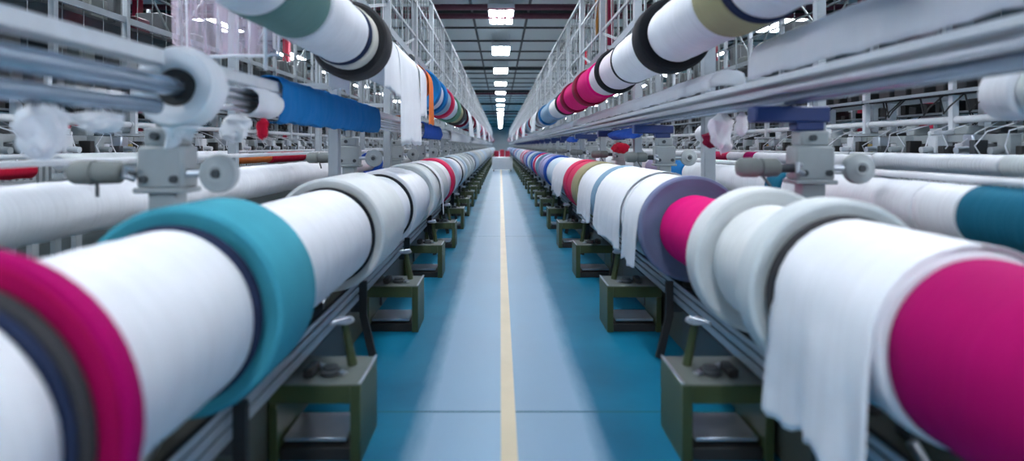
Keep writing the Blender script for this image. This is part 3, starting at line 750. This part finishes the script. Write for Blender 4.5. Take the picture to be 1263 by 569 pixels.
# ------------------------------------------------------------------ creel frames above / behind the upper rolls
def make_creel(side, loc, label, group):
    s = SIDE[side]; a = s['a']; m = -a
    r = empty('creel_frame', loc, label, 'frame', group)
    S_ = 2.6
    def bx(x0, x1, *rest):
        xa, xb = sorted((m*x0, m*x1)); return (xa, xb) + rest
    MB().box(*bx(0, .10, -.05, .05, .302, 4.85, .006)).build('post', 'paint_frame', r)
    MB().box(*bx(1.0, 1.08, -.04, .04, 0, 4.85, .006)).build('post', 'paint_frame', r)
    for z in (2.05, 3.25, 4.78):
        MB().box(*bx(.10, 1.0, -.03, .03, z, z+.06, .004)).build('cross_rail', 'paint_frame', r)
    for (x, z, w) in ((.02, 2.78, .05), (.02, 3.55, .035), (.02, 4.2, .035), (.02, 4.80, .05), (.5, 4.80, .03)):
        MB().box(*bx(x, x+w, .055, S_-.055, z, z+w*1.3, .003)).build('long_rail', 'paint_frame', r)
    MB().bar((m*.05, .05, 2.85), (m*.05, S_-.12, 3.5), .025, .04).bar((m*.06, .05, 4.75), (m*.06, S_*.5, 3.6), .02, .03).build('brace', 'paint_frame', r)
    # arm reaching over the aisle side to carry the roll
    MB().bar((m*.02, 0, 3.18), (m*-.30, .1, 2.80), .035, .07).build('support_arm', 'paint_frame', r)
    MB().lathe([(-.03, .0), (-.03, .05), (0, .065), (.05, .065), (.07, .04), (.07, 0)], n=16, cx=m*-.28, cz=2.76).build('arm_bearing', 'dark_metal', r)
    # uprights and yarn guides
    mb = MB()
    for k in range(5):
        yy = .4 + k*.45
        mb.cyl((m*.05, yy, 2.85), (m*.05, yy, 4.82), .008, n=6, caps=False)
        mb.cyl((m*.55, yy+.2, 2.1), (m*.55, yy+.2, 4.8), .009, n=6, caps=False)
    mb.build('guide_rods', 'paint_dim', r)
    mb = MB()
    for k in range(4):
        yy = .25 + k*.55
        mb.tube([(m*.04, yy, 4.75-.1*(k % 3)), (m*(-.03+.02*(k % 2)), yy+.08, 3.9), (m*.0, yy+.15, 3.1), (m*-.10, yy+.2, 2.80)], .0035, 5)
    mb.build('yarn_strands', 'cloth', r)
    # little tensioner heads on the lower long rail
    mb = MB()
    for k in range(4):
        yy = .4 + k*.55
        xa, xb = sorted((m*-.02, m*.05)); mb.box(xa, xb, yy, yy+.07, 2.86, 2.99, .006); mb.cyl((m*-.03, yy+.03, 2.92), (m*-.10, yy+.03, 2.93), .02, n=10)
    xa, xb = sorted((m*.012, m*.018)); mb.box(xa, xb, .3, 2.2, 2.985, 3.0)
    mb.build('tensioner_bar', 'dark_metal', r)
    return remember(r)
for side, xf in (('left', -1.57), ('right', 1.80)):
    p = None; y = 5.55 if side == 'left' else 5.05; i = 0
    while y < 112:
        lab = 'tall pale grey creel frame bay above the %s rolls, %s' % (side, ORD[i]) if i < 5 else 'distant pale grey creel frame bay in the long row over the %s rolls' % side
        g = 'creel frame bays over the %s rolls' % side
        if p is None: p = make_creel(side, (xf, y, 0), lab, g)
        else: copy_tree(p, (xf, y, 0), lab, g)
        y += 2.6; i += 1
# ochre, brown and red cloth strips hung on the right frames
for k, (px0, px1, py0, py1, D, mat, lab) in enumerate((
        (734, 741, -40, 44, 12.1, 'ochre', 'ochre hanging strip behind the upper right rolls'), (742, 748, -40, 46, 11.5, 'orange', 'orange brown hanging strip next to the ochre one'),
        (750, 755, -40, 62, 10.7, 'wine', 'wine red hanging strip on the upper right frames'), (720, 724, 62, 80, 14.0, 'red', 'small red strip hung on the upper right frames'))):
    a0 = at(px0, py0, D); a1 = at(px1, py1, D)
    P = [[(x - a0[0], .03*math.sin(4*u+k) , z - a0[2]) for u, x in [(j/6, a0[0]+(a1[0]-a0[0])*j/6) for j in range(7)]] for z in [a0[2]+(a1[2]-a0[2])*i/12 for i in range(13)]]
    o = MB().grid(P).build('hanging_strip', mat, None, a0); md = o.modifiers.new('t', 'SOLIDIFY'); md.thickness = .02
    tag(o, lab, 'cloth strip')

# translucent plastic cover hanging at the top left
P = []
for i in range(22):
    t = i/21; z = 1.15 - 1.0*t
    row = []
    for j in range(41):
        u = j/40; ang = PI*(u)
        r_ = .34*(1 - .08*t)
        row.append((-math.cos(ang)*r_, -math.sin(ang)*.22*(1+.1*math.sin(3*t)) + .014*math.sin(23*u+2*t)*(1-.3*t), z + (.0 if i < 21 else 0) - .05*math.sin(ang)*t*.9))
    P.append(row)
o = MB().grid(P).build('hanging_plastic_cover', 'plastic_film', None, (-1.70, 3.55, EYE+.42)); tag(o, 'pinkish clear plastic cover hanging at the top left', 'plastic cover')
md = o.modifiers.new('t', 'SOLIDIFY'); md.thickness = .003
MB().tube([(p[0], p[1], p[2]) for p in P[-1]], .010, 8).build('hem', 'cloth', o)
MB().tube([(p[0], p[1], p[2]) for p in [row[-1] for row in P]], .010, 8).build('side_seam', 'cloth', o)
MB().tube([(p[0], p[1], p[2]) for p in [row[14] for row in P]], .006, 8).build('side_seam', 'cloth', o)
tag(MB().tube([(-1.365, 3.3, EYE+1.6), (-1.37, 3.3, EYE+.9), (-1.365, 3.3, EYE+.44)], .012, 8).build('hanging_white_rope', 'cloth'), 'thick white rope hanging beside the plastic cover', 'rope')

# ------------------------------------------------------------------ second rank: slim rolls behind
def back_roll(side, X, z, segs, label, group):
    sx = -1 if side == 'left' else 1
    return make_roll(sx*X, z, segs, label, group, name='slim_fabric_roll', n=36)
gl, gr = 'slim rolls behind the left brackets', 'slim rolls behind the right brackets'
back_roll('left', 2.27, EYE-.33, [('wound_cloth', 1.2, 7.35, .145, 'white')], 'long slim white roll behind the turquoise flanged roll, left', gl)
back_roll('left', 2.27, EYE-.30, [('wound_cloth', 7.9, 9.8, .12, 'white'), ('flange', 9.82, 10.1, .19, 'royal'), ('wound_cloth', 10.12, 11.2, .12, 'white'), ('flange', 11.22, 11.5, .19, 'royal')], 'slim white roll with two royal blue flanges, left', gl)
back_roll('left', 2.27, EYE-.30, [('wound_cloth', 12, 30, .13, 'offwhite')], 'slim off-white roll far down behind the left brackets', gl)
back_roll('right', 2.27, EYE-.33, [('wound_yarn', .9, 2.66, .145, 'deepteal'), ('wound_cloth', 2.67, 2.95, .142, 'white'), ('wound_cloth', 2.96, 4.32, .14, 'white'), ('wound_yarn', 4.34, 4.58, .145, 'deepteal')], 'slim white roll with dark teal ends behind the near right bracket', gr)
back_roll('right', 2.27, EYE-.32, [('wound_cloth', 4.6, 6.7, .13, 'white'), ('wound_yarn', 6.72, 7.3, .135, 'blue'), ('wound_yarn', 7.31, 7.5, .135, 'royal')], 'slim white roll with bright blue far end, right', gr)
back_roll('right', 2.27, EYE-.32, [('wound_yarn', 7.55, 8.4, .13, 'lilac'), ('wound_cloth', 8.41, 14, .13, 'white')], 'slim white roll with lilac near end, right', gr)
back_roll('right', 2.27, EYE-.32, [('wound_cloth', 14.2, 32, .13, 'offwhite')], 'slim off-white roll far down behind the right brackets', gr)
hl, hr = 'thin rolls in the third left rank', 'thin rolls in the third right rank'
back_roll('left', 3.35, EYE-.17, [('wound_yarn', 3.2, 4.05, .062, 'red'), ('wound_cloth', 2.6, 3.18, .062, 'palegrey')], 'thin red and grey roll at the left edge behind the white roll', hl)
back_roll('left', 3.35, EYE-.13, [('wound_cloth', 4.3, 5.6, .065, 'palegrey'), ('wound_yarn', 5.62, 6.1, .067, 'pink'), ('wound_cloth', 6.12, 7.0, .065, 'white')], 'thin grey roll with a magenta band behind the left disc wheel', hl)
back_roll('left', 3.35, EYE-.17, [('wound_yarn', 7.1, 8.2, .065, 'orange'), ('wound_yarn', 8.22, 9.6, .08, 'red'), ('wound_cloth', 9.62, 15, .07, 'palegrey')], 'thin roll with orange and red bands, left', hl)
back_roll('right', 3.45, EYE-.14, [('wound_cloth', 2.2, 3.85, .08, 'palegrey'), ('wound_cloth', 3.86, 5.2, .075, 'white')], 'thin grey and white roll at the right edge', hr)
back_roll('right', 3.45, EYE-.16, [('wound_cloth', 5.3, 7.6, .075, 'white'), ('wound_yarn', 7.62, 7.9, .078, 'pink'), ('wound_cloth', 7.92, 8.5, .07, 'white'), ('wound_yarn', 8.52, 9.2, .07, 'rose')], 'thin white roll with pink bands, right', hr)
back_roll('right', 3.45, EYE-.16, [('wound_cloth', 9.4, 20, .07, 'white')], 'thin white roll beyond the pink banded one, right', hr)
for sx, X, y0, y1, zc, R_, lab in ((-1, 3.35, 2.6, 4.05, -.17, .062, 'grey trestle under the thin red and grey roll, left edge'), (-1, 3.35, 4.3, 7.0, -.13, .067, 'grey trestle under the thin roll with the magenta band'),
        (-1, 3.35, 7.1, 15, -.17, .08, 'grey trestle under the thin orange and red banded roll'), (1, 3.45, 2.2, 5.2, -.14, .08, 'grey trestle under the thin grey and white roll, right edge'),
        (1, 3.45, 5.3, 9.2, -.16, .078, 'grey trestle under the thin roll with pink bands, right'), (1, 3.45, 9.4, 20, -.16, .07, 'grey trestle under the thin white roll further right')):
    t = empty('roll_trestle', (sx*X, y0, 0), lab, 'trestle', 'trestles under the thin rolls')
    zt = EYE+zc-R_-.012
    MB().box(-.04, .04, 0, y1-y0, zt-.04, zt).build('top_bar', 'paint_grey', t)
    for yy in (.05, y1-y0-.11):
        MB().box(-.10, -.06, yy, yy+.06, 0, zt-.08).box(.06, .10, yy, yy+.06, 0, zt-.08).box(-.10, .10, yy, yy+.06, zt-.08, zt-.041).build('leg_pair', 'paint_grey', t)
for sx, w_, zt_ in ((-1, 'left', -.085), (1, 'right', -.16)):
    tag(MB().cyl((sx*2.27, -1, EYE+zt_), (sx*2.27, 100, EYE+zt_), .018, n=12).build('guide_tube', 'paint_white'), 'slim white tube above the slim rolls behind the %s brackets' % w_, 'tube', 'tubes above the slim rolls')
make_roll(2.32, EYE+.24, [('wound_cloth', 1.9, 2.3, .11, 'offwhite'), ('wound_cloth', 2.31, 2.45, .105, 'palegrey'), ('wound_cloth', 2.46, 2.62, .125, 'white')], 'white roll hung at the right frame edge above the thin rolls', None, name='hanging_fabric_roll')
make_roll(2.05, EYE+.12, [('wound_cloth', 5.5, 5.75, .085, 'white')], 'small white spool under the right beam behind the rag', None, name='hanging_fabric_roll', n=28)

# ------------------------------------------------------------------ machine rows further back
def make_machine(sx, loc, label, group, S_=2.4, seed=5):
    r = empty('winding_machine', loc, label, 'machine', group)
    def bx(x0, x1, *rest):
        xa, xb = sorted((sx*x0, sx*x1)); return (xa, xb) + rest
    MB().box(*bx(0, .9, .02, S_-.02, .25, 1.08, .02)).box(*bx(.05, .85, .1, S_-.1, 0, .25)).build('cabinet', 'bed_grey', r)
    MB().box(*bx(-.06, .95, .0, S_, 1.08, 1.13, .008)).build('table_top', 'paint_white', r)
    mb = MB()
    for k in range(34): mb.box(*bx(-.03, .0, .05+k*.068, .085+k*.068, 1.16, 1.32))
    mb.box(*bx(.0, .03, .0, S_, 1.13, 1.34)); mb.build('comb_panel', 'paint_grey', r)
    MB().cyl((sx*-.03, 0, 1.41), (sx*-.03, S_, 1.41), .022, n=12).build('front_tube', 'paint_white', r)
    MB().cyl((sx*.2, 0, 1.74), (sx*.2, S_, 1.74), .034, n=12).build('top_tube', 'paint_white', r)
    MB().box(*bx(.15, .40, 0, S_, 1.53, 1.60, .004)).build('head_beam', 'paint_grey', r)
    rnd = random.Random(seed)
    mb = MB()
    for k in range(9):
        y0 = .1 + k*.25; mb.tube([(sx*.3, y0, 1.72), (sx*rnd.uniform(-.02, .15), y0+rnd.uniform(-.1, .15), 1.62), (sx*rnd.uniform(-.06, .05), y0+rnd.uniform(-.08, .18), 1.50), (sx*.02, min(y0+.1, 2.35), 1.38)], .006, 6)
    mb.build('yarn_guides', 'cloth', r)
    mb = MB()
    for k in range(5):
        y0 = rnd.uniform(.1, 2.0); mb.tube([(sx*.18, y0, 1.98), (sx*.1, y0+.08, 1.86), (sx*.14, y0+.2, 1.80), (sx*.18, y0+.3, 1.97)], .008, 6)
    mb.box(*bx(.14, .22, .05, 2.35, 1.968, 1.979)); mb.build('cable_tray', 'black_rubber', r)
    for k in range(7):
        yy = .08 + k*.325
        hh = rnd.uniform(.03, .13); MB().box(*bx(.18, .34, yy, yy+rnd.uniform(.08, .2), 1.601, 1.601+hh, .01)).build('motor', rnd.choice(['plastic_black', 'paint_grey', 'paint_white', 'dark_metal', 'plastic_black']), r)
    for k in range(6):
        yy = .1 + k*.39 + rnd.uniform(-.04, .02)
        h = MB().box(*bx(.05, .16, yy, yy+.12, 1.42, 1.60, .012)).cyl((sx*.05, yy+.06, 1.47), (sx*-.05, yy+.06, 1.46), .03, n=14).build('winding_head', ['paint_white', 'paint_grey', 'steel'][k % 3], r)
        MB().cyl((sx*.1, yy+.20, 1.36), (sx*.1, yy+.20, 1.52), .05, .035, n=14).build('cone', ['cloth', 'dark_metal', 'white', 'black_rubber', 'cloth', 'brass'][k], r)
        MB().box(*bx(.0, .12, yy+.27, yy+.33, 1.36, 1.50+.05*(k % 2), .006)).build('sensor_box', ['black_rubber', 'dark_metal', 'plastic_black'][k % 3], r)
    for yy in (.03, S_/2, ): MB().box(*bx(.45, .52, yy, yy+.07, 1.13, 2.35, .004)).box(*bx(.0, .45, yy+.01, yy+.05, 1.61, 1.64)).box(*bx(.16, .22, yy, yy+.05, 1.64, 2.3)).build('upright', 'paint_white', r)
    MB().box(*bx(.1, .8, 0, S_, 1.98, 2.01)).box(*bx(.1, .8, 0, S_, 2.30, 2.33)).build('shelf', 'paint_frame', r)
    mb = MB()
    for k in range(9):
        yy = .1+k*.25; mb.box(*bx(.2, .7, yy, yy+rnd.uniform(.08, .2), 2.012, 2.012+rnd.uniform(.06, .22), .01))
    mb.build('control_boxes', 'plastic_black', r)
    return remember(r)
def make_rack(sx, loc, label, group, S_=2.8):
    r = empty('storage_gantry', loc, label, 'gantry', group)
    def bx(x0, x1, *rest):
        xa, xb = sorted((sx*x0, sx*x1)); return (xa, xb) + rest
    for yy in (0, S_/2):
        MB().box(*bx(0, .08, yy, yy+.08, 0, 5.2, .006)).build('post', 'paint_frame', r)
    for z, w in ((2.6, .03), (3.05, .02), (3.35, .09), (3.9, .02), (4.7, .04)):
        MB().box(*bx(.02, .07, .10, S_, z, z+w)).build('rail', 'paint_frame' if w > .08 else 'paint_dim', r)
    MB().bar((sx*.12, .05, 3.4), (sx*.12, S_/2, 4.7), .02, .03).bar((sx*.12, S_/2, 4.7), (sx*.12, S_-.05, 3.4), .02, .03).build('brace', 'paint_dim', r)
    MB().box(*bx(.15, 1.6, 0, S_, 3.30, 3.34)).build('deck', 'dark_metal', r)
    mb = MB()
    for k in range(7): mb.cyl((sx*.05, .2+k*.38, 2.6), (sx*.05, .2+k*.38, 4.75), .005, n=5, caps=False)
    mb.build('rods', 'paint_dim', r)
    rnd = random.Random(9)
    for k in range(5):
        yy = .15+k*.52; h = rnd.uniform(.3, .8)
        MB().box(*bx(.4, .9, yy, yy+.38, 3.34, 3.34+h, .02)).build('cabinet', ['dark_metal', 'plastic_black', 'bed_grey', 'dark_metal', 'burgundy'][k], r)
    for k in range(5):
        yy = .2+k*.52
        MB().box(*bx(.2, .7, yy, yy+.3, 2.66, 2.66+rnd.uniform(.2, .33), .02)).build('motor_box', ['plastic_black', 'bed_grey', 'dark_metal', 'paint_grey', 'plastic_black'][k], r)
    return remember(r)
for sx, word in ((-1, 'left'), (1, 'right')):
    for j, X in enumerate((4.0, 6.6)):
        pm = []; y = 1.6 if j == 0 else 3.6; i = 0
        rank = ['first', 'second'][j]
        while y < (46 if j == 0 else 40):
            lab = ('pale winding machine section in the %s rank behind the %s rolls, %s' % (rank, word, ORD[i])) if i < 3 else 'distant winding machine section in the %s rank behind the %s rolls' % (rank, word)
            g = 'winding machines in the %s %s rank' % (rank, word)
            if i < 3: pm.append(make_machine(sx, (sx*X, y, 0), lab, g, seed=5+i))
            else: copy_tree(pm[(i*2+i//3) % 3], (sx*X, y, 0), lab, g)
            y += 2.42; i += 1
    for j, X in enumerate((5.6, 9.5, 14.0)):
        p = None; y = (4.3, 5.5, 7)[j]; i = 0
        while y < 62:
            rank = ['first', 'second', 'third'][j]
            lab = ('tall grey gantry bay in the %s line on the %s, %s' % (rank, word, ORD[i])) if i < 3 else 'distant gantry bay in the %s line beyond the %s machines' % (rank, word)
            g = 'gantry bays in the %s line on the %s' % (rank, word)
            if p is None: p = make_rack(sx, (sx*X, y, 0), lab, g)
            else: copy_tree(p, (sx*X, y, 0), lab, g)
            y += 2.82; i += 1
    # red columns among the machines
    for k, (X, y) in enumerate(((7.9, 10.6), (7.9, 21.0), (11.5, 18.0))):
        tag(MB().box(-.11, .11, -.11, .11, 0, ROOF-.45, .01).build('red_column', 'red_paint', None, (sx*X, y, 0)),
            'dark red column among the %s machines, %s' % (word, ['nearest of three', 'middle of three', 'outermost of three'][k]), 'column', 'red columns on the %s' % word)

# ------------------------------------------------------------------ end of the aisle
r = empty('white_trolley', (.12, 33, 0), 'low white trolley box standing across the far end of the aisle', 'trolley')
MB().box(-.60, .60, 0, .8, .12, .80, .02).build('body', 'paint_white', r)
MB().box(-.62, .62, -.02, .82, .80, .84, .01).build('lid', 'paint_white', r)
for x in (-.5, .5):
    for yy in (.1, .7): MB().cyl((x-.02, yy, .06), (x+.02, yy, .06), .06, n=14).build('wheel', 'black_rubber', r)
for k in range(3):
    x = -.55+.5*k
    tag(MB().box(0, .44, 0, .5, 0, 1.0 + .1*(k % 2), .02).box(.05, .39, .02, .48, 1.0+.1*(k % 2), 1.05+.1*(k % 2)).build('red_crate', 'red_paint', None, (x, 52, 0)),
        'red crate far down the aisle, %s of three' % ['left', 'middle', 'right'][k], 'crate', 'red crates at the aisle end')

# ------------------------------------------------------------------ world, camera
w = bpy.data.worlds.new('World'); scene.world = w; w.use_nodes = True
w.node_tree.nodes['Background'].inputs[0].default_value = (.75, .85, 1, 1); w.node_tree.nodes['Background'].inputs[1].default_value = .5
cam = bpy.data.cameras.new('camera'); co = bpy.data.objects.new('camera', cam); COL.objects.link(co)
co.location = (0, 0, EYE); co.rotation_euler = (PI/2, 0, 0)
cam.sensor_fit = 'HORIZONTAL'; cam.sensor_width = 36
cam.lens = 36*FPX/1263
cam.shift_x = (1263/2-617)/1263
cam.shift_y = -(569/2-180)/1263
cam.clip_start = .05; cam.clip_end = 400
cam.dof.use_dof = True; cam.dof.focus_distance = 7.5; cam.dof.aperture_fstop = (cam.lens/1000)/.026
cam.dof.aperture_blades = 0
scene.camera = co
vs = scene.view_settings
vs.view_transform = 'Standard'; vs.look = 'None'; vs.gamma = 1; vs.use_curve_mapping = False; vs.exposure = 0.2
cy = scene.cycles
cy.use_denoising = True
cy.max_bounces = 8; cy.diffuse_bounces = 5; cy.glossy_bounces = 3; cy.transparent_max_bounces = 8
cy.caustics_reflective = False; cy.caustics_refractive = False
cy.sample_clamp_indirect = 8.0
